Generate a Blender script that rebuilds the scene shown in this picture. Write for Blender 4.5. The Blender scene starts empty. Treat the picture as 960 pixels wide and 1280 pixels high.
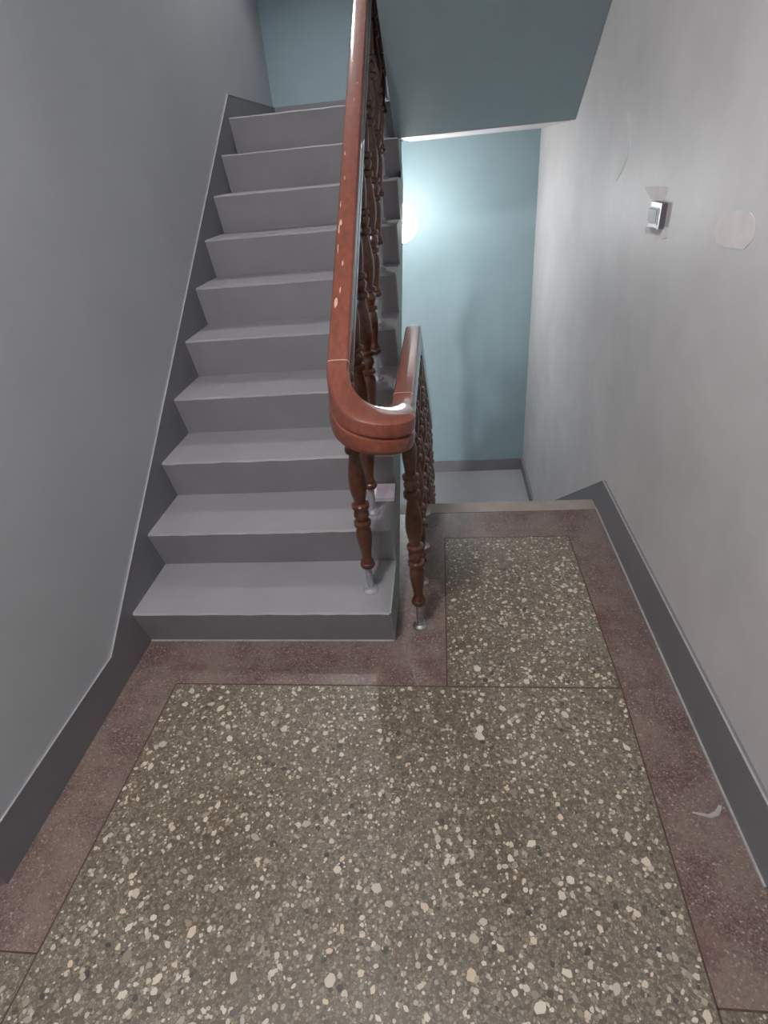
import bpy, bmesh, math, random
from mathutils import Vector, Matrix
random.seed(7)
S = bpy.context.scene
COL = S.collection

# ------------------------------------------------------------------ camera
CAM_POS = Vector((1.0916, 0.0, 1.3969))
YAW, PIT, ROL, FPX = -0.13591, 0.56378, -0.09891, 692.19
def cam_dir(a, b):
    cr, sr = math.cos(ROL), math.sin(ROL)
    x = a*cr + b*sr; y = -a*sr + b*cr
    cp, sp = math.cos(PIT), math.sin(PIT)
    Y = cp - y*sp; Z = -sp - y*cp
    cy, sy = math.cos(YAW), math.sin(YAW)
    return Vector((x*cy + Y*sy, -x*sy + Y*cy, Z))
fwd = cam_dir(0, 0)
right = (cam_dir(1, 0) - fwd).normalized()
up = (fwd - cam_dir(0, 1)).normalized()
cam_data = bpy.data.cameras.new('camera')
cam = bpy.data.objects.new('camera', cam_data); COL.objects.link(cam)
cam.matrix_world = Matrix.Translation(CAM_POS) @ Matrix((right, up, -fwd)).transposed().to_4x4()
cam_data.sensor_fit = 'HORIZONTAL'; cam_data.sensor_width = 36
cam_data.lens = FPX/960*36; cam_data.clip_start = 0.02
S.camera = cam

# ------------------------------------------------------------------ world, exposure
W = bpy.data.worlds.new('world'); S.world = W; W.use_nodes = True
W.node_tree.nodes['Background'].inputs[0].default_value = (.5, .52, .55, 1)
W.node_tree.nodes['Background'].inputs[1].default_value = 0.1
S.view_settings.view_transform = 'Standard'; S.view_settings.look = 'None'
S.view_settings.gamma = 1; S.view_settings.use_curve_mapping = False
S.view_settings.exposure = 0.0
LAMP_LOW, LAMP_UP, LAMP_LOBBY, FILL_DOWN = 60.0, 1450.0, 310.0, 280.0     # strength of the globe lamps, the last an added unseen fill

# ------------------------------------------------------------------ materials
def srgb(r, g, b):
    f = lambda c: (c/255/12.92) if c/255 <= .04045 else ((c/255+.055)/1.055)**2.4
    return (f(r), f(g), f(b), 1)
class NT:
    def __init__(s, name):
        s.m = bpy.data.materials.new(name); s.m.use_nodes = True
        s.t = s.m.node_tree; s.b = s.t.nodes['Principled BSDF']
        s.tc = s.n('ShaderNodeTexCoord')
    def n(s, typ, **kw):
        n = s.t.nodes.new(typ)
        for k, v in kw.items(): setattr(n, k, v)
        return n
    def l(s, a, b): s.t.links.new(a, b)
    def noise(s, scale, detail=4, rough=.55, vec=None):
        n = s.n('ShaderNodeTexNoise'); n.inputs['Scale'].default_value = scale
        n.inputs['Detail'].default_value = detail; n.inputs['Roughness'].default_value = rough
        s.l(vec or s.tc.outputs['Object'], n.inputs['Vector']); return n.outputs['Fac']
    def ramp(s, fac, stops, interp='LINEAR'):
        r = s.n('ShaderNodeValToRGB'); r.color_ramp.interpolation = interp
        e = r.color_ramp.elements
        while len(e) < len(stops): e.new(.5)
        for el, (p, c) in zip(e, stops): el.position = p; el.color = c
        s.l(fac, r.inputs[0]); return r.outputs[0]
    def mix(s, fac, a, b, mode='MIX'):
        n = s.n('ShaderNodeMix', data_type='RGBA', blend_type=mode)
        if isinstance(fac, float): n.inputs[0].default_value = fac
        else: s.l(fac, n.inputs[0])
        for i, v in ((6, a), (7, b)):
            if isinstance(v, tuple): n.inputs[i].default_value = v
            else: s.l(v, n.inputs[i])
        return n.outputs[2]
    def bump(s, h, strength=.3, dist=.002):
        n = s.n('ShaderNodeBump'); n.inputs['Strength'].default_value = strength
        n.inputs['Distance'].default_value = dist
        s.l(h, n.inputs['Height']); s.l(n.outputs[0], s.b.inputs['Normal'])
    def color(s, c):
        if isinstance(c, tuple): s.b.inputs['Base Color'].default_value = c
        else: s.l(c, s.b.inputs['Base Color'])
    def rough(s, v): s.b.inputs['Roughness'].default_value = v

def paint(name, rgb, var=.06, rough=.6, scale=3., bump=.15, fine=160):
    t = NT(name); c = srgb(*rgb)
    lo = tuple(x*(1-var) for x in c[:3])+(1,); hi = tuple(min(1, x*(1+var)) for x in c[:3])+(1,)
    t.color(t.ramp(t.noise(scale, 6, .6), [(.3, lo), (.7, hi)]))
    t.rough(rough); t.bump(t.noise(fine, 3), bump, .002)
    return t.m
M = {}
M['wall_grey'] = paint('grey_wall_paint', (170, 173, 176), .05, .55, 2.0, .2, 90)
M['wall_white'] = paint('off_white_wall_paint', (192, 187, 186), .09, .5, 3.2, .2, 60)
M['teal'] = paint('teal_wall_paint', (133, 154, 159), .05, .5, 2.5, .2, 70)
M['teal_soffit'] = paint('teal_soffit_paint', (136, 154, 158), .05, .6, 3, .2, 70)
M['skirting'] = paint('dark_grey_skirting_paint', (112, 111, 115), .06, .45, 4, .15, 120)
M['edge'] = paint('pale_plaster_edge', (160, 156, 155), .12, .8, 40, .2, 200)
M['stair'] = paint('grey_stair_paint', (136, 133, 136), .07, .6, 5, .25, 140)
M['landing'] = paint('light_grey_landing_paint', (158, 156, 158), .05, .55, 5, .2, 140)
M['stringer'] = paint('pale_green_grey_stringer_paint', (146, 158, 154), .06, .55, 5, .2, 140)
M['patch'] = paint('pinkish_plaster_patch', (220, 211, 210), .06, .7, 25, .25, 120)
M['patch_green'] = paint('greenish_plaster_patch', (206, 206, 202), .05, .7, 25, .25, 120)

def wood(name, dark, light, rough, coat):
    t = NT(name)
    mp = t.n('ShaderNodeMapping'); mp.inputs['Scale'].default_value = (30, 3, 30)
    t.l(t.tc.outputs['Object'], mp.inputs[0])
    t.color(t.ramp(t.noise(2.0, 6, .6, mp.outputs[0]), [(.3, srgb(*dark)), (.72, srgb(*light))]))
    t.rough(rough); t.b.inputs['Coat Weight'].default_value = coat; t.b.inputs['Coat Roughness'].default_value = .07
    t.bump(t.noise(60, 3), .05, .001); return t.m
M['rail'] = wood('varnished_mahogany_rail', (98, 43, 27), (128, 62, 39), .6, 1.0)
M['spindle'] = wood('dark_varnished_spindle', (58, 30, 19), (94, 50, 29), .32, .5)
M['joint'] = paint('pale_joint_filler', (188, 160, 142), .05, .6, 40)
M['worn'] = paint('bare_wood_wear', (190, 160, 142), .2, .7, 80)
t = NT('galvanised_steel'); t.color(t.ramp(t.noise(60), [(.3, (.3, .3, .3, 1)), (.7, (.55, .55, .54, 1))])); t.b.inputs['Metallic'].default_value = .9; t.rough(.35); M['steel'] = t.m
M['painted_steel'] = paint('grey_painted_steel', (140, 140, 145), .05, .4, 20)
t = NT('chrome'); t.color((.62, .6, .63, 1)); t.b.inputs['Metallic'].default_value = 1; t.rough(.18); t.bump(t.noise(20), .03); M['chrome'] = t.m
M['switch_dark'] = paint('dark_grey_plastic', (92, 86, 94), .04, .3, 20)
t = NT('pink_paper'); t.color(t.ramp(t.noise(14), [(.3, srgb(240, 214, 232)), (.7, srgb(250, 240, 248))])); t.rough(.7); M['paper'] = t.m
M['bezel'] = paint('pale_silver_bezel', (205, 200, 205), .03, .5, 20)
M['rocker'] = paint('satin_grey_rocker', (98, 96, 106), .04, .45, 20)
M['grout'] = paint('brown_divider', (72, 48, 42), .2, .7, 60)

def globe_mat(name, strength, col=(.98, .99, 1)):
    t = NT(name); t.color((1, 1, 1, 1))
    t.b.inputs['Emission Color'].default_value = (*col, 1); t.b.inputs['Emission Strength'].default_value = strength
    t.rough(.3); return t.m

# terrazzo ground: fine grey-brown aggregate
t = NT('terrazzo_ground')
v = t.n('ShaderNodeTexVoronoi'); v.inputs['Scale'].default_value = 150; t.l(t.tc.outputs['Object'], v.inputs['Vector'])
sep = t.n('ShaderNodeSeparateColor'); t.l(v.outputs['Color'], sep.inputs[0])
c1 = t.ramp(sep.outputs[0], [(0, srgb(88, 82, 73)), (.3, srgb(116, 109, 99)), (.62, srgb(131, 125, 114)), (.9, srgb(146, 139, 127)), (1, srgb(176, 166, 150))])
v2 = t.n('ShaderNodeTexVoronoi', feature='DISTANCE_TO_EDGE'); v2.inputs['Scale'].default_value = 150; t.l(t.tc.outputs['Object'], v2.inputs['Vector'])
edge = t.ramp(v2.outputs['Distance'], [(.02, (1, 1, 1, 1)), (.12, (0, 0, 0, 1))])
c2 = t.mix(edge, c1, srgb(100, 91, 80))
stain = t.ramp(t.noise(2.3, 5, .6), [(.34, (.66, .57, .47, 1)), (.5, (.82, .755, .69, 1)), (.66, (.93, .885, .85, 1))])
c3 = t.mix(1.0, c2, stain, 'MULTIPLY'); t.color(c3); t.rough(.42); t.bump(t.noise(200), .1, .001)
M['terrazzo'] = t.m
# chips (random per island for the joined ones, per object for the single ones)
def chip_mat(name, per_obj):
    t = NT(name)
    r = t.n('ShaderNodeObjectInfo').outputs['Random'] if per_obj else t.n('ShaderNodeNewGeometry').outputs['Random Per Island']
    t.color(t.ramp(r, [(0, srgb(62, 60, 57)), (.075, srgb(74, 69, 64)), (.09, srgb(118, 110, 97)), (.35, srgb(142, 133, 118)), (.55, srgb(178, 165, 149)), (.85, srgb(204, 192, 176)), (1, srgb(194, 172, 146))]))
    t.rough(.38); return t.m
M['chip'] = chip_mat('stone_chip_single', True); M['chip_small'] = chip_mat('stone_chip_small', False)
# red border
t = NT('red_granular_border')
v = t.n('ShaderNodeTexVoronoi'); v.inputs['Scale'].default_value = 260; t.l(t.tc.outputs['Object'], v.inputs['Vector'])
sep = t.n('ShaderNodeSeparateColor'); t.l(v.outputs['Color'], sep.inputs[0])
g = t.ramp(sep.outputs[0], [(0, srgb(66, 49, 46)), (.5, srgb(98, 79, 75)), (.93, srgb(115, 96, 90)), (1, srgb(166, 146, 136))])
worn = t.ramp(t.noise(6, 5, .65), [(.42, (1, 1, 1, 1)), (.62, (0, 0, 0, 1))])
c = t.mix(worn, g, t.mix(.5, g, srgb(132, 116, 107)))
red = t.ramp(t.noise(4.5, 4, .6, None), [(.58, (0, 0, 0, 1)), (.72, (1, 1, 1, 1))])
c = t.mix(red, c, t.mix(.6, g, srgb(92, 52, 50))); t.color(c); t.rough(.36); t.bump(t.noise(300), .2, .001)
M['border'] = t.m
M['nosing'] = paint('worn_concrete_nosing', (150, 136, 128), .12, .6, 18, .3, 120)

# ------------------------------------------------------------------ helpers
def obj(name, bm, mat, parent=None, smooth=False):
    bmesh.ops.recalc_face_normals(bm, faces=bm.faces[:])
    me = bpy.data.meshes.new(name); bm.to_mesh(me); bm.free()
    if mat: me.materials.append(M[mat] if isinstance(mat, str) else mat)
    if smooth:
        for p in me.polygons: p.use_smooth = True
    o = bpy.data.objects.new(name, me); COL.objects.link(o)
    if parent: o.parent = parent
    return o
def empty(name, loc=(0, 0, 0)):
    o = bpy.data.objects.new(name, None); COL.objects.link(o); o.location = loc; o.empty_display_size = .1; return o
def tag(o, label=None, cat=None, group=None, kind=None):
    if label: o['label'] = label
    if cat: o['category'] = cat
    if group: o['group'] = group
    if kind: o['kind'] = kind
    return o
def box(bm, x0, x1, y0, y1, z0, z1):
    vs = [bm.verts.new((x, y, z)) for x in (x0, x1) for y in (y0, y1) for z in (z0, z1)]
    for f in ((0, 1, 3, 2), (4, 6, 7, 5), (0, 4, 5, 1), (2, 3, 7, 6), (0, 2, 6, 4), (1, 5, 7, 3)):
        bm.faces.new([vs[i] for i in f])
    return bm
def B(*a): return box(bmesh.new(), *a)
def bevel(bm, w, seg=2, ang=.5):
    es = [e for e in bm.edges if len(e.link_faces) == 2 and e.calc_face_angle(0) > ang]
    bmesh.ops.bevel(bm, geom=es, offset=w, segments=seg, affect='EDGES', clamp_overlap=True); return bm
def prism_x(pts, x0, x1, nx=1, jit=None):
    """profile of (y,z) points swept along x; jit(i,k)->(dy,dz)"""
    bm = bmesh.new(); rings = []
    for k in range(nx+1):
        x = x0+(x1-x0)*k/nx; ring = []
        for i, (y, z) in enumerate(pts):
            dy, dz = jit(i, k) if jit else (0, 0)
            ring.append(bm.verts.new((x, y+dy, z+dz)))
        rings.append(ring)
    n = len(pts)
    for a, b in zip(rings, rings[1:]):
        for i in range(n): bm.faces.new((a[i], a[(i+1) % n], b[(i+1) % n], b[i]))
    bm.faces.new(rings[0]); bm.faces.new(rings[-1][::-1])
    return bm
def prism_z(pts, z0, z1):
    bm = bmesh.new()
    a = [bm.verts.new((x, y, z0)) for x, y in pts]; b = [bm.verts.new((x, y, z1)) for x, y in pts]; n = len(pts)
    for i in range(n): bm.faces.new((a[i], a[(i+1) % n], b[(i+1) % n], b[i]))
    bm.faces.new(a); bm.faces.new(b); return bm
def lathe(prof, seg=16):
    bm = bmesh.new(); rings = []
    for r, z in prof:
        rings.append([bm.verts.new((r*math.cos(2*math.pi*k/seg), r*math.sin(2*math.pi*k/seg), z)) for k in range(seg)])
    for a, b in zip(rings, rings[1:]):
        for k in range(seg): bm.faces.new((a[k], a[(k+1) % seg], b[(k+1) % seg], b[k]))
    bm.faces.new(rings[0][::-1]); bm.faces.new(rings[-1]); return bm
def sweep(path, prof, cap=True, wide=None):
    """path of Vectors, profile of (across, up) pairs; the profile stays upright"""
    bm = bmesh.new(); rings = []
    for i, p in enumerate(path):
        d = (path[min(i+1, len(path)-1)]-path[max(i-1, 0)]).normalized()
        h = Vector((d.x, d.y, 0))
        side = Vector((h.y, -h.x, 0)).normalized()
        upv = side.cross(d).normalized()
        rings.append([bm.verts.new(p+side*a*(wide[i] if wide and a > 0 else 1)+upv*b) for a, b in prof])
    n = len(prof)
    for a, b in zip(rings, rings[1:]):
        for k in range(n): bm.faces.new((a[k], a[(k+1) % n], b[(k+1) % n], b[k]))
    if cap: bm.faces.new(rings[0][::-1]); bm.faces.new(rings[-1])
    return bm

# ------------------------------------------------------------------ dimensions
R, T, N, Y0 = .165, .2366, .0417, 1.3645      # riser, tread, nosing overhang, foot of the first riser
XS, XW, YF = .9, 1.767, 4.503                 # stair side, right wall, far wall
ZU, ZL = 10*R, -1.05                          # upper and lower half landings
YE = 2.25                                     # edge of the main landing
YL, YR = .572, .645                           # near ends of the left and right walls
TOP = 5.3
nose = lambda i: Y0+i*T-N                     # nosing of step i (0-based)

# ------------------------------------------------------------------ walls and ceilings
wl = obj('wall_left', B(-1.4, 0, YL, YF+.15, -2.9, TOP), 'wall_grey'); tag(wl, 'smooth light grey painted wall beside the ascending stairs', 'wall', kind='structure')
wr = obj('wall_right', B(XW, 3.2, YR, YF+.15, -2.9, TOP), 'wall_white'); tag(wr, 'off-white painted wall on the right with the switch', 'wall', kind='structure')
wf = obj('wall_far', B(0, XW, YF, YF+.15, -2.9, TOP), 'teal'); tag(wf, 'teal painted end wall behind both flights of stairs', 'wall', kind='structure')
for nm, a in (('wall_near', (-1.4, 3.2, -2.0, -1.85, -.2, 3.3)), ('wall_lobby_left', (-1.4, -1.25, -1.85, YL, -.2, 3.3)), ('wall_lobby_right', (3.05, 3.2, -1.85, YR, -.2, 3.3))):
    tag(obj(nm, B(*a), 'wall_grey'), 'grey wall of the lobby behind the camera', 'wall', kind='structure')
ce = obj('ceiling', B(-1.25, 3.05, -1.85, YL, 3.1, 3.28), 'wall_white'); tag(ce, 'white ceiling over the landing', 'ceiling', kind='structure')
box_bm = B(0, XW, YL, 1.25, 3.1, 3.28)
tag(obj('ceiling_landing', box_bm, 'wall_white'), 'white underside of the next landing', 'ceiling', kind='structure')
tag(obj('beam_landing', B(0, XW, 1.1, 1.25, 2.70, 3.1), 'wall_white'), 'white downstand beam at the edge of the landing ceiling', 'beam', kind='structure')
tag(obj('ceiling_stairwell', B(0, XW, 1.25, YF, TOP-.1, TOP), 'wall_white'), 'white ceiling at the top of the stairwell', 'ceiling', kind='structure')
tag(obj('wall_stairwell_near', B(0, XW, 1.1, 1.25, 3.28, TOP), 'wall_grey'), 'grey wall closing the stairwell above', 'wall', kind='structure')

tag(obj('floor_below', B(0, XW, .5, YF, -2.9, -2.7), 'landing'), 'grey floor of the storey below', 'floor', kind='structure')
tag(obj('wall_below_near', B(0, XW, .35, .5, -2.9, -.16), 'wall_grey'), 'grey wall of the storey below', 'wall', kind='structure')
# plaster repairs on the right wall (flat, slightly proud)
def patch(pts, mat, th=.0012):
    bm = bmesh.new()
    a = [bm.verts.new((XW+.002, y, z)) for y, z in pts]; b = [bm.verts.new((XW-th, y, z)) for y, z in pts]; n = len(pts)
    for i in range(n): bm.faces.new((a[i], a[(i+1) % n], b[(i+1) % n], b[i]))
    bm.faces.new(a); bm.faces.new(b)
    return obj('plaster_patch', bm, mat, wr)
def px_wall(u, v):
    d = cam_dir((u-480)/FPX, (v-640)/FPX); k = (XW-CAM_POS.x)/d.x; p = CAM_POS+d*k
    return (p.y, p.z)
for pts, mat in (
    ([(806, 234), (820, 232), (835, 234), (833, 250), (815, 252), (810, 242)], 'patch'),
    ([(806, 284), (834, 284), (835, 297), (826, 300), (818, 296), (806, 291)], 'patch'),
    ([(893, 292), (897, 275), (905, 268), (922, 263), (938, 265), (945, 275), (941, 300), (930, 312), (908, 309), (896, 303)], 'patch'),
    ([(784, 140), (789, 141), (789, 165), (787, 190), (780, 210), (771, 226), (774, 212), (781, 195), (785, 170)], 'patch_green')):
    patch([px_wall(*q) for q in pts], mat)

# ------------------------------------------------------------------ main landing floor
fl = obj('floor', B(0, XW, -1.85, YE-.01, -.16, -.012), 'nosing')
tag(fl, 'terrazzo landing floor with speckled grey panels and dusty red borders', 'floor', kind='structure')
lob = []
XP, YP, YQ = 1.075, 1.169, 1.965
RL = [(1.600, 2.0), (1.5945, 1.965), (1.598, 1.169), (1.572, .42)]     # right divider, slightly out of true
def rx(y):
    if y >= 1.965: return 1.5945
    if y >= 1.169: return 1.598+(1.5945-1.598)*(y-1.169)/(1.965-1.169)
    return 1.572+(1.598-1.572)*(y-.42)/(1.169-.42)
def lx(y): return .186+(.174-.186)*(1.169-y)/.75
def panel(name, pts, mat, z=0.):
    return obj(name, bevel(prism_z(pts, -.012, z), .0012, 1), mat, fl)
g = .0022                                                            # half a joint
YB = -1.85
P_main = panel('terrazzo_panel', [(lx(YP)+g, YP-g), (rx(YP)-g, YP-g), (rx(.42)-g, .42), (rx(YB)-g, YB), (lx(YB)+g, YB), (lx(.42)+g, .42)], 'terrazzo')
P_right = panel('terrazzo_panel', [(XP+g, YP+g), (rx(YP)-g, YP+g), (rx(YQ)-g, YQ-g), (XP+g, YQ-g)], 'terrazzo')
P_ll = panel('terrazzo_panel', [(-1.25, YB), (lx(YB)-g, YB), (lx(.43)-g, .43-g), (-1.25, .43-g)], 'terrazzo')
P_rr = panel('terrazzo_panel', [(rx(YB)+g, YB), (3.05, YB), (3.05, .42-g), (rx(.42)+g, .42-g)], 'terrazzo')
panel('red_border', [(-1.25, .43+g), (lx(.43)-g, .43+g), (lx(YP)-g, YP+g), (XP-g, YP+g), (XP-g, YQ), (XP-g, YQ+g), (XP-g, YE-.086), (XS-.03, YE-.086), (XS-.03, Y0+.02), (.0, Y0+.02), (0, YL), (-1.25, YL)], 'border')
panel('red_border', [(XP-g, YQ+g), (rx(YQ)+g, YQ+g), (rx(YP)+g, YP), (rx(.42)+g, .42+g), (3.05, .42+g), (3.05, YR), (XW, YR), (XW, YE-.086), (XP-g, YE-.086)], 'border')
panel('nosing_strip', [(XS-.03, YE-.083), (XW, YE-.083), (XW, YE), (XS-.03, YE)], 'nosing', .001)
def strip(a, b, w=.0022):
    (x0, y0), (x1, y1) = a, b; d = Vector((x1-x0, y1-y0)).normalized(); n = Vector((-d.y, d.x))*w
    obj('divider_strip', prism_z([(x0+n.x, y0+n.y), (x1+n.x, y1+n.y), (x1-n.x, y1-n.y), (x0-n.x, y0-n.y)], -.012, -.0006), 'grout', fl)
strip((lx(YP), YP), (rx(YP), YP)); strip((XP, YP), (XP, YQ)); strip((XP, YQ), (rx(YQ), YQ))
strip((rx(YP), YP), (rx(YQ), YQ)); strip((rx(.42), .42), (rx(YP), YP)); strip((rx(YB), YB), (rx(.42), .42))
strip((lx(.43), .43), (lx(YP), YP)); strip((lx(YB), YB), (lx(.43), .43)); strip((-1.25, .43), (lx(.43), .43)); strip((rx(.42), .42), (3.05, .42))
strip((XS-.03, YE-.0845), (XW, YE-.0845), .0015)

# stone chips laid in the terrazzo
def chip_pts(r, rnd):
    n = rnd.randint(5, 7); a0 = rnd.random()*6.28; el = rnd.uniform(.55, 1.0); ro = rnd.random()*6.28; out = []
    for k in range(n):
        a = a0+6.283*k/n+rnd.uniform(-.25, .25); q = r*rnd.uniform(.78, 1.1)
        x, y = q*math.cos(a), q*el*math.sin(a)
        out.append((x*math.cos(ro)-y*math.sin(ro), x*math.sin(ro)+y*math.cos(ro)))
    return out
def chip_geo(bm, pts, cx, cy, h):
    a = [bm.verts.new((cx+x, cy+y, -.0006)) for x, y in pts]; b = [bm.verts.new((cx+x*.96, cy+y*.96, h)) for x, y in pts]; n = len(pts)
    for i in range(n): bm.faces.new((a[i], a[(i+1) % n], b[(i+1) % n], b[i]))
    bm.faces.new(b)
rnd = random.Random(21)
chip_meshes = []
for i in range(24):
    bm = bmesh.new(); chip_geo(bm, chip_pts(.0095, rnd), 0, 0, .0003)
    bmesh.ops.recalc_face_normals(bm, faces=bm.faces[:])
    me = bpy.data.meshes.new('stone_chip'); bm.to_mesh(me); bm.free(); me.materials.append(M['chip']); chip_meshes.append(me)
def scatter(parent, inside, x0, x1, y0, y1, nbig, nsmall):
    k = 0
    while k < nbig:
        x, y = rnd.uniform(x0, x1), rnd.uniform(y0, y1)
        if not inside(x, y, .014): continue
        o = bpy.data.objects.new('stone_chip', rnd.choice(chip_meshes)); COL.objects.link(o); o.parent = parent
        o.location = (x, y, rnd.uniform(.0005, .0009)); o.rotation_euler = (0, 0, rnd.random()*6.28); s = rnd.choice((.75, .8, .9, 1, 1.15, 1.4))
        o.scale = (s, s, 1); k += 1
    bm = bmesh.new(); k = 0
    while k < nsmall:
        x, y = rnd.uniform(x0, x1), rnd.uniform(y0, y1)
        if not inside(x, y, .006): continue
        chip_geo(bm, chip_pts(min(.0085, .0028+rnd.expovariate(1/.0021)), rnd), x, y, .00012+.0006*rnd.random()); k += 1
    o = obj('small_stone_chips', bm, 'chip_small', parent); tag(o, kind='stuff')
scatter(P_main, lambda x, y, m: lx(y)+m < x < rx(y)-m and y < YP-m, .15, 1.6, .25, YP, 215, 4300)
scatter(P_right, lambda x, y, m: XP+m < x < rx(y)-m and YP+m < y < YQ-m, XP, 1.6, YP, YQ, 70, 1500)
scatter(P_ll, lambda x, y, m: x < lx(y)-m and y < .43-m, -.15, .2, .2, .43, 8, 160)
scatter(P_rr, lambda x, y, m: x > rx(y)+m and y < .42-m, 1.55, 1.85, .2, .42, 6, 120)
# white scuff on the right border
bm = bmesh.new()
sc = [(1.6625, .793), (1.70, .783), (1.722, .790), (1.735, .806), (1.738, .815), (1.732, .816), (1.716, .800), (1.70, .792), (1.664, .797)]
obj('white_scuff', prism_z(sc, -.001, .0006), 'edge', fl)

# ------------------------------------------------------------------ skirtings (baseboards)
def skirt_yz(name, top, bottom, x0, x1, label, strip_x):
    pts = top+bottom[::-1]
    o = obj(name, prism_x(pts, x0, x1), 'skirting'); tag(o, label, 'baseboard', kind='structure')
    e = []                                     # pale unpainted top edge
    for (y, z) in top: e.append((y, z+.0012))
    obj('pale_edge', prism_x(e+[(y, z-.0015) for y, z in top][::-1], *strip_x), 'edge', o)
    return o
TL = [(YL-.012, .146), (1.159, .135), (3.516, 1.753), (YF, 1.753)]
BL = [(YL-.012, 0), (Y0, 0), (Y0+9*T, ZU-R*1.2), (YF, ZU-.02)]
bl = skirt_yz('baseboard_left', TL, BL, 0, .012, 'dark grey skirting climbing the left wall with the stairs', (.008, .0132))
TR = [(YR-.012, .168), (2.141, .162), (3.66, -.94), (YF, -.94)]
BR = [(YR-.012, 0), (YE-.02, 0), (YE+.02, -.2), (3.45, -1.055), (YF, -1.055)]
br = skirt_yz('baseboard_right', TR, BR, XW-.012, XW, 'grey skirting on the right wall turning down with the lower flight', (XW-.0132, XW-.008))
obj('floor_caulk', B(XW-.017, XW-.0118, YR-.012, YE-.08, -.001, .006), 'edge', br)
bf = obj('baseboard_far', B(.95, XW-.012, YF-.012, YF, ZL, ZL+.105), 'skirting'); tag(bf, 'grey skirting along the teal wall at the lower landing', 'baseboard', kind='structure')
bu = obj('baseboard_far_upper', B(.012, XW, YF-.012, YF, ZU, ZU+.103), 'skirting'); tag(bu, 'grey skirting along the teal wall at the upper landing', 'baseboard', kind='structure')
for nm, a in (('baseboard_lobby_left', (-1.25, 0, YL-.012, YL, 0, .146)), ('baseboard_lobby_right', (XW, 3.05, YR-.012, YR, 0, .168))):
    tag(obj(nm, B(*a), 'skirting'), 'grey skirting turning the wall corner into the lobby', 'baseboard', kind='structure')

# ------------------------------------------------------------------ stairs
def jitter(seed, amp):
    r = random.Random(seed); tab = {}
    def f(i, k):
        if i not in (1, 2): return (0, 0)
        if k not in tab: tab[k] = (r.uniform(-amp, amp), r.uniform(-amp*.6, amp*.6))
        return tab[k]
    return f
up_fl = empty('stair_flight', (0, Y0, 0))
tag(up_fl, 'grey painted concrete staircase climbing along the left wall', 'stairs')
def child(o, parent):
    o.parent = parent; o.matrix_parent_inverse = Matrix.Translation(-parent.location); return o
for i in range(10):
    yb, yn, y2 = Y0+i*T, nose(i), Y0+(i+1)*T
    if i == 9: y2 = yb+.10
    zt = (i+1)*R
    pts = [(yb, i*R), (yn-.0005, zt-.006), (yn+.006, zt), (y2+.004, zt), (y2+.004, zt-.05), (yb+.05, i*R-.02)]
    o = obj('step', prism_x(pts, .0122, XS-.005, 26, jitter(i, .0016)), 'stair'); child(o, up_fl)
child(obj('grout_line', B(.012, XS-.004, Y0-.006, Y0+.004, -.001, .0035), 'edge'), up_fl)
TH = .16
sof = lambda y: (y-Y0)*R/T-TH
pts = [(Y0+.06, 0), (Y0+.06, -.1), (Y0+.2, sof(Y0+.2)), (3.404, sof(3.404))]
zig = [(Y0, 0)]
for i in range(10):
    zig += [(nose(i)+.002, (i+1)*R-.003), (Y0+(i+1)*T if i < 9 else 3.56, (i+1)*R-.003)]
side = zig+[(3.56, ZU-TH), (3.42, ZU-TH), (3.404, sof(3.404)), (Y0+.2, sof(Y0+.2)), (Y0+.05, -.02)]
child(obj('stringer', prism_x(side, XS-.006, XS), 'stringer'), up_fl)
body = [(Y0+.07, -.02), (Y0+9*T+.05, 9*R-.02), (Y0+9*T+.05, sof(3.404)), (3.404, sof(3.404)), (Y0+.2, sof(Y0+.2))]
child(obj('slab', prism_x(body, .0125, XS-.006), 'teal_soffit'), up_fl)

lu = obj('landing_upper', prism_z([(0, Y0+9*T+.06), (XS-.006, Y0+9*T+.06), (XS-.006, 3.404), (XW, 3.404), (XW, YF), (0, YF)], ZU-TH, ZU-.004), 'teal_soffit'); tag(lu, 'upper half landing slab with pale underside above the lower stairs', 'landing', kind='structure')
obj('underside', B(XS, XW, 3.412, YF, ZU-TH-.004, ZU-TH+.002), 'wall_white', lu)
obj('landing_finish', B(0, XW, Y0+9*T+.1, YF, ZU-.004, ZU), 'stair', lu)
ll = obj('landing_lower', B(0, XW, 3.45, YF, ZL-.15, ZL), 'landing'); tag(ll, 'light grey lower half landing at the foot of the stairs', 'landing', kind='structure')

dn = empty('stair_flight', (1.34, YE, 0)); tag(dn, 'grey concrete stairs going down beyond the landing edge', 'stairs')
RD, TD = .175, .24
for k in range(1, 6):
    ys = YE+(k-1)*TD; z = -RD*k
    child(obj('step', prism_x([(ys-.01, z-.03), (ys-.01, z), (ys+TD-.006, z), (ys+TD, z-.006), (ys+TD-.03, z-RD), (ys+TD-.06, z-RD)], XS+.03, XW-.0122, 1), 'stair'), dn)
child(obj('slab', prism_x([(YE-.15, -.14), (YE-.01, -.14), (3.45, -1.05), (3.45, -1.2)], XS+.03, XW-.0122), 'teal_soffit'), dn)
child(obj('riser', B(XS, XW-.0122, YE-.03, YE-.008, -.2, -.012), 'stair'), dn)

ov = empty('stair_flight', (1.33, 3.4, ZU)); tag(ov, 'overhead flight of stairs with dark teal sloping underside', 'stairs')
XO = .872
o_s = lambda y: 1.49+.7*(3.404-y)
child(obj('slab', prism_x([(3.404, 1.49), (3.404, 1.60), (1.25, o_s(1.25)+.12), (1.25, o_s(1.25))], XO, XW-.002), 'teal_soffit'), ov)
for k in range(9):
    y1 = 3.42-k*T; z = ZU+R*(k+1)
    child(obj('step', prism_x([(y1, z-R), (y1+.03, z), (y1-T, z), (y1-T, z-R)], XO, XW-.002), 'stair'), ov)

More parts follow.
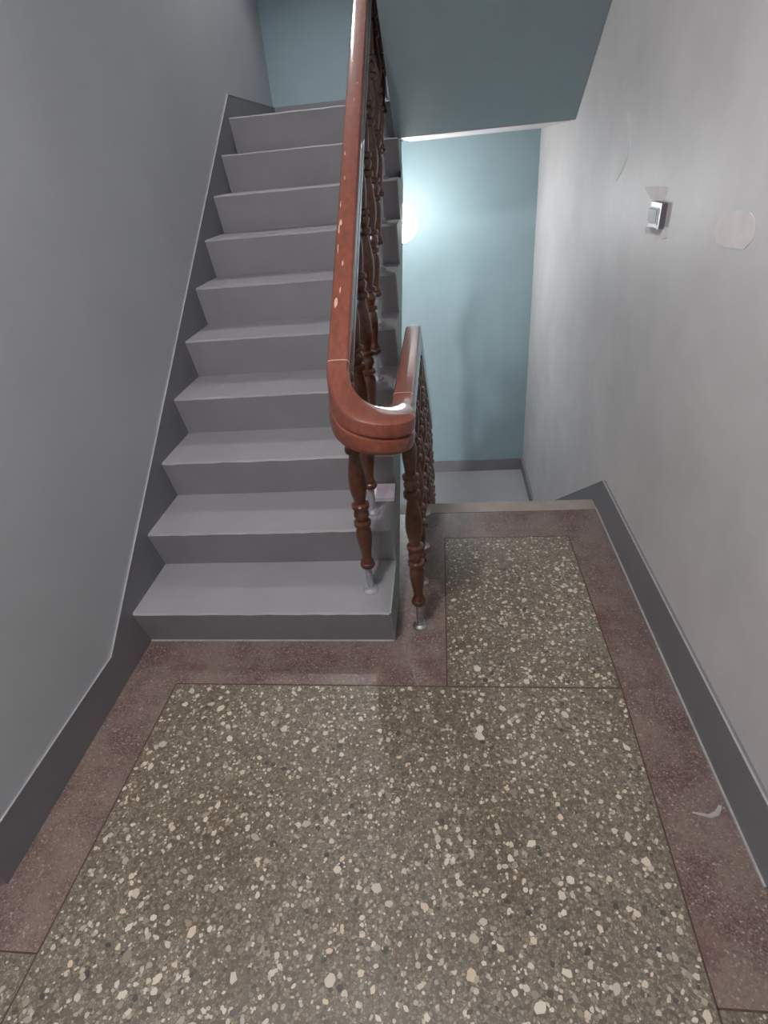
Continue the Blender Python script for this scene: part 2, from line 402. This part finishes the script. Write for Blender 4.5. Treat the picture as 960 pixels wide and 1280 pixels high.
# ------------------------------------------------------------------ railing
XA, XB = .818, .977                    # ascending and level rail centre lines
ZR = .853                              # top of level rail
SA = .705
zA = lambda y: .972+SA*(y-1.40)
half = [(.0, .0012), (.02, .0010), (.0285, -.0006), (.0325, -.004), (.0350, -.010), (.0355, -.018), (.0355, -.041), (.0325, -.0445), (.0325, -.049), (.0355, -.0525), (.0355, -.08), (.033, -.09), (.026, -.096)]
half = [(a*.83, b) for a, b in half]
prof = half+[(-a, b) for a, b in half[:0:-1]]
rl = empty('stair_railing', (XB, 1.45, 0)); tag(rl, 'turned wooden stair railing with a thick red-brown handrail bending back on itself', 'railing')
def rail(name, path, mat='rail', pr=prof, wide=None):
    o = obj(name, sweep(path, pr, True, wide), mat, None)
    for p in o.data.polygons: p.use_smooth = len(p.vertices) == 4
    try: o.data.set_sharp_from_angle(angle=math.radians(28))
    except Exception: pass
    return child(o, rl)
YA, YBn = 1.400, 1.46                   # seams
r_up = rail('handrail', [Vector((XA, y, zA(y))) for y in (3.5, 3.0, 2.5, 2.0, 1.7, 1.5, YA)])
# U bend
RB = (XB-XA)/2; xc = (XA+XB)/2; yc = 1.398
path = []
s_list = []
pl = [(XA, YA)]+[(xc-RB*math.cos(a), yc-(RB+.030)*math.sin(a)) for a in [math.pi*k/22 for k in range(23)]]+[(XB, 1.42), (XB, 1.44), (XB, YBn)]
acc = [0]
for a, b in zip(pl, pl[1:]): acc.append(acc[-1]+math.hypot(b[0]-a[0], b[1]-a[1]))
LE = acc[-1]*.92
for (x, y), s in zip(pl, acc):
    u = min(1, s/LE); z0, z1, m0 = zA(YA), ZR, -SA*LE
    h = (2*u**3-3*u*u+1)*z0+(u**3-2*u*u+u)*m0+(-2*u**3+3*u*u)*z1
    path.append(Vector((x, y, h)))
wide = [1]+[1+2.35*math.sin(math.pi*(k/22)**1.5)**2.6 for k in range(23)]+[1, 1, 1]
bend = rail('handrail_bend', path, wide=wide)
rail('handrail', [Vector((XB, y, ZR)) for y in (YBn, 1.7, 1.95, 2.17)])
SD = -RD/TD
dn_path = [Vector((XB, 2.17, ZR)), Vector((XB, 2.21, ZR-.006)), Vector((XB, 2.25, ZR-.03))]
y = 2.30
zD = lambda y: ZR-.065+SD*(y-2.30)
dn_path += [Vector((XB, yy, zD(yy))) for yy in (2.30, 2.6, 2.9, 3.2, 3.45)]
rail('handrail', dn_path)
big = [(a*1.012, b*1.012+.0006) for a, b in prof]
def joint(p0, p1): rail('joint_line', [p0, p1], 'joint', big)
joint(Vector((XA, YA+.001, zA(YA+.001))), Vector((XA, YA-.001, zA(YA-.001))))
joint(Vector((XB, YBn-.001, ZR)), Vector((XB, YBn+.001, ZR)))
# bare worn spots on the handrail top
ang = math.atan(SA)
def worn(y, dx, L, w, seed):
    r = random.Random(seed); bm = bmesh.new(); n = 9; pts = []
    for k in range(n):
        a = 6.283*k/n; q = r.uniform(.55, 1.1); pts.append((math.cos(a)*w*q, math.sin(a)*L*q))
    a = [bm.verts.new((x, yy, -.0005)) for x, yy in pts]; b = [bm.verts.new((x, yy, .0004)) for x, yy in pts]
    for i in range(n): bm.faces.new((a[i], a[(i+1) % n], b[(i+1) % n], b[i]))
    bm.faces.new(b)
    o = obj('worn_spot', bm, 'worn', None)
    o.location = (XA+dx, y, zA(y)+.0017); o.rotation_euler = (ang, 0, 0)
    o.parent = r_up
    return o
for i, a in enumerate(((1.555, -.014, .022, .0052), (1.59, -.004, .012, .0028), (1.67, -.002, .014, .0024), (1.715, -.018, .022, .0020), (1.80, -.015, .014, .0055), (1.775, -.019, .020, .0022), (1.86, -.019, .016, .0018), (2.04, -.016, .014, .0022), (2.25, .002, .010, .0022), (2.42, -.010, .010, .0026), (2.32, .010, .008, .002), (1.95, -.012, .010, .0016))):
    worn(*a, i)

# balusters: turned spindle on a steel tube with a round foot
spin = [(.012, .105), (.021, .106), (.0245, .112), (.0245, .121), (.019, .126), (.021, .132), (.016, .140), (.0155, .152), (.0185, .178), (.0235, .208), (.0255, .236), (.0240, .258), (.0175, .268),
        (.0175, .271), (.0275, .276), (.0275, .287), (.0165, .292), (.0175, .297), (.0250, .311), (.0235, .325), (.0160, .334), (.0160, .337), (.0275, .341), (.0275, .352), (.0175, .357), (.0170, .364),
        (.0235, .388), (.0275, .418), (.0265, .453), (.0215, .49), (.0170, .516), (.0155, .53), (.0255, .535), (.0265, .543), (.0255, .551), (.0165, .556), (.0215, .566), (.0245, .58), (.0165, .592),
        (.0255, .597), (.0255, .607), (.0165, .613), (.0175, .63), (.022, .67), (.0225, .70), (.018, .725), (.0245, .732), (.0245, .74), (.018, .748), (.018, .765)]
tube = [(.0115, .006), (.0115, .112)]
foot = [(.027, 0), (.0275, .004), (.026, .008), (.019, .012), (.0145, .018), (.0145, .02)]
def lathe_mesh(name, pr, mat, seg):
    bm = lathe(pr, seg); bmesh.ops.recalc_face_normals(bm, faces=bm.faces[:])
    me = bpy.data.meshes.new(name); bm.to_mesh(me); bm.free(); me.materials.append(M[mat])
    for p in me.polygons: p.use_smooth = len(p.vertices) == 4
    try: me.set_sharp_from_angle(angle=math.radians(50))
    except Exception: pass
    return me
m_sp = lathe_mesh('baluster', spin, 'spindle', 20)
m_tb = [lathe_mesh('tube', tube, 'steel', 14), lathe_mesh('tube', tube, 'painted_steel', 14)]
m_ft = [lathe_mesh('foot_flange', foot, 'steel', 18), lathe_mesh('foot_flange', foot, 'painted_steel', 18)]
def baluster(x, y, z, painted, sc=1.):
    o = bpy.data.objects.new('baluster', m_sp); COL.objects.link(o); o.parent = rl
    o.location = Vector((x, y, z))-rl.location; o.scale = (1, 1, sc)
    for nm, me in (('tube', m_tb[painted]), ('foot_flange', m_ft[painted])):
        c = bpy.data.objects.new(nm, me); COL.objects.link(c); c.parent = o
for i in range(10): baluster(XA+.006, 1.437+i*T, (i+1)*R, 1, .985)
for i, y in enumerate((1.435, 1.674, 1.905, 2.165)): baluster(XB+.008, y, 0, 0)
for k in range(1, 6): baluster(XB+.006, YE+(k-.5)*TD, -RD*k, 0, 1.0)

# ------------------------------------------------------------------ lamps
def globe_lamp(loc, r, strength, label, ceil_z):
    e = empty('globe_lamp', loc); tag(e, label, 'lamp')
    bm = bmesh.new(); bmesh.ops.create_uvsphere(bm, u_segments=32, v_segments=20, radius=r)
    obj('globe', bm, globe_mat('lit_globe', strength), e, True)
    h = ceil_z-loc[2]
    obj('rod', lathe([(.007, r-.004), (.007, h-.02)], 12), 'painted_steel', e)
    obj('collar', lathe([(.03, r-.012), (.03, r+.012), (.018, r+.03)], 20), 'painted_steel', e)
    obj('ceiling_rose', lathe([(.02, h-.03), (.05, h-.012), (.052, h)], 24), 'painted_steel', e)
    return e
globe_lamp((.836, 3.95, 1.047), .112, LAMP_LOW, 'glowing white globe lamp before the teal wall half hidden by the staircase', ZU-TH)
up_l = globe_lamp((.40, 3.45, 3.3), .035, LAMP_UP, 'shaded pendant lamp hanging over the upper half landing above the stairs', TOP-.1)
obj('shade', lathe([(.03, .075), (.05, .06), (.128, -.140), (.124, -.140), (.046, .056), (.028, .07)], 32), 'painted_steel', up_l)
globe_lamp((.5, .08, 2.9), .115, LAMP_LOBBY, 'globe lamp hanging from the landing ceiling over the camera', 3.1)
globe_lamp((.42, 1.15, -.52), .115, FILL_DOWN, 'added unseen globe lamp under the landing, brightening the lower far wall', -.16)  # added out of view to lift the lower far wall and lower landing

# ------------------------------------------------------------------ switch
sy0, sy1, sz0, sz1, sd = 1.948, 2.046, 1.150, 1.219, .017
sw = empty('light_switch', (XW, (sy0+sy1)/2, sz0)); tag(sw, 'small silver light switch on the off-white right wall', 'switch')
child(obj('housing', bevel(B(XW-sd, XW, sy0, sy1, sz0, sz1), .004, 3), 'switch_dark'), sw)
child(obj('bezel', bevel(B(XW-sd-.0025, XW-sd+.002, sy0+.018, sy1-.006, sz0+.010, sz1-.014), .001, 1), 'bezel'), sw)
rk = child(obj('rocker', bevel(prism_z([(XW-sd, sy0+.026), (XW-sd-.004, sy0+.026), (XW-sd-.008, sy1-.012), (XW-sd, sy1-.012)], sz0+.014, sz1-.018), .0012, 2), 'rocker'), sw)

# ------------------------------------------------------------------ folded paper on the second step
pa = empty('paper_slip', (.862, 1.785, 2*R+.0005)); tag(pa, 'pale pink folded paper slip at the back of the second step', 'paper')
bm = bmesh.new(); box(bm, -.043, .034, -.034, .036, .0, .010)
for vtx in bm.verts:
    if vtx.co.y > 0: vtx.co.z += .022
obj('sheet', bevel(bm, .002, 1), 'paper', pa)
bm = bmesh.new(); box(bm, -.040, .032, -.042, -.010, .0, .004); obj('folded_flap', bm, 'paper', pa)
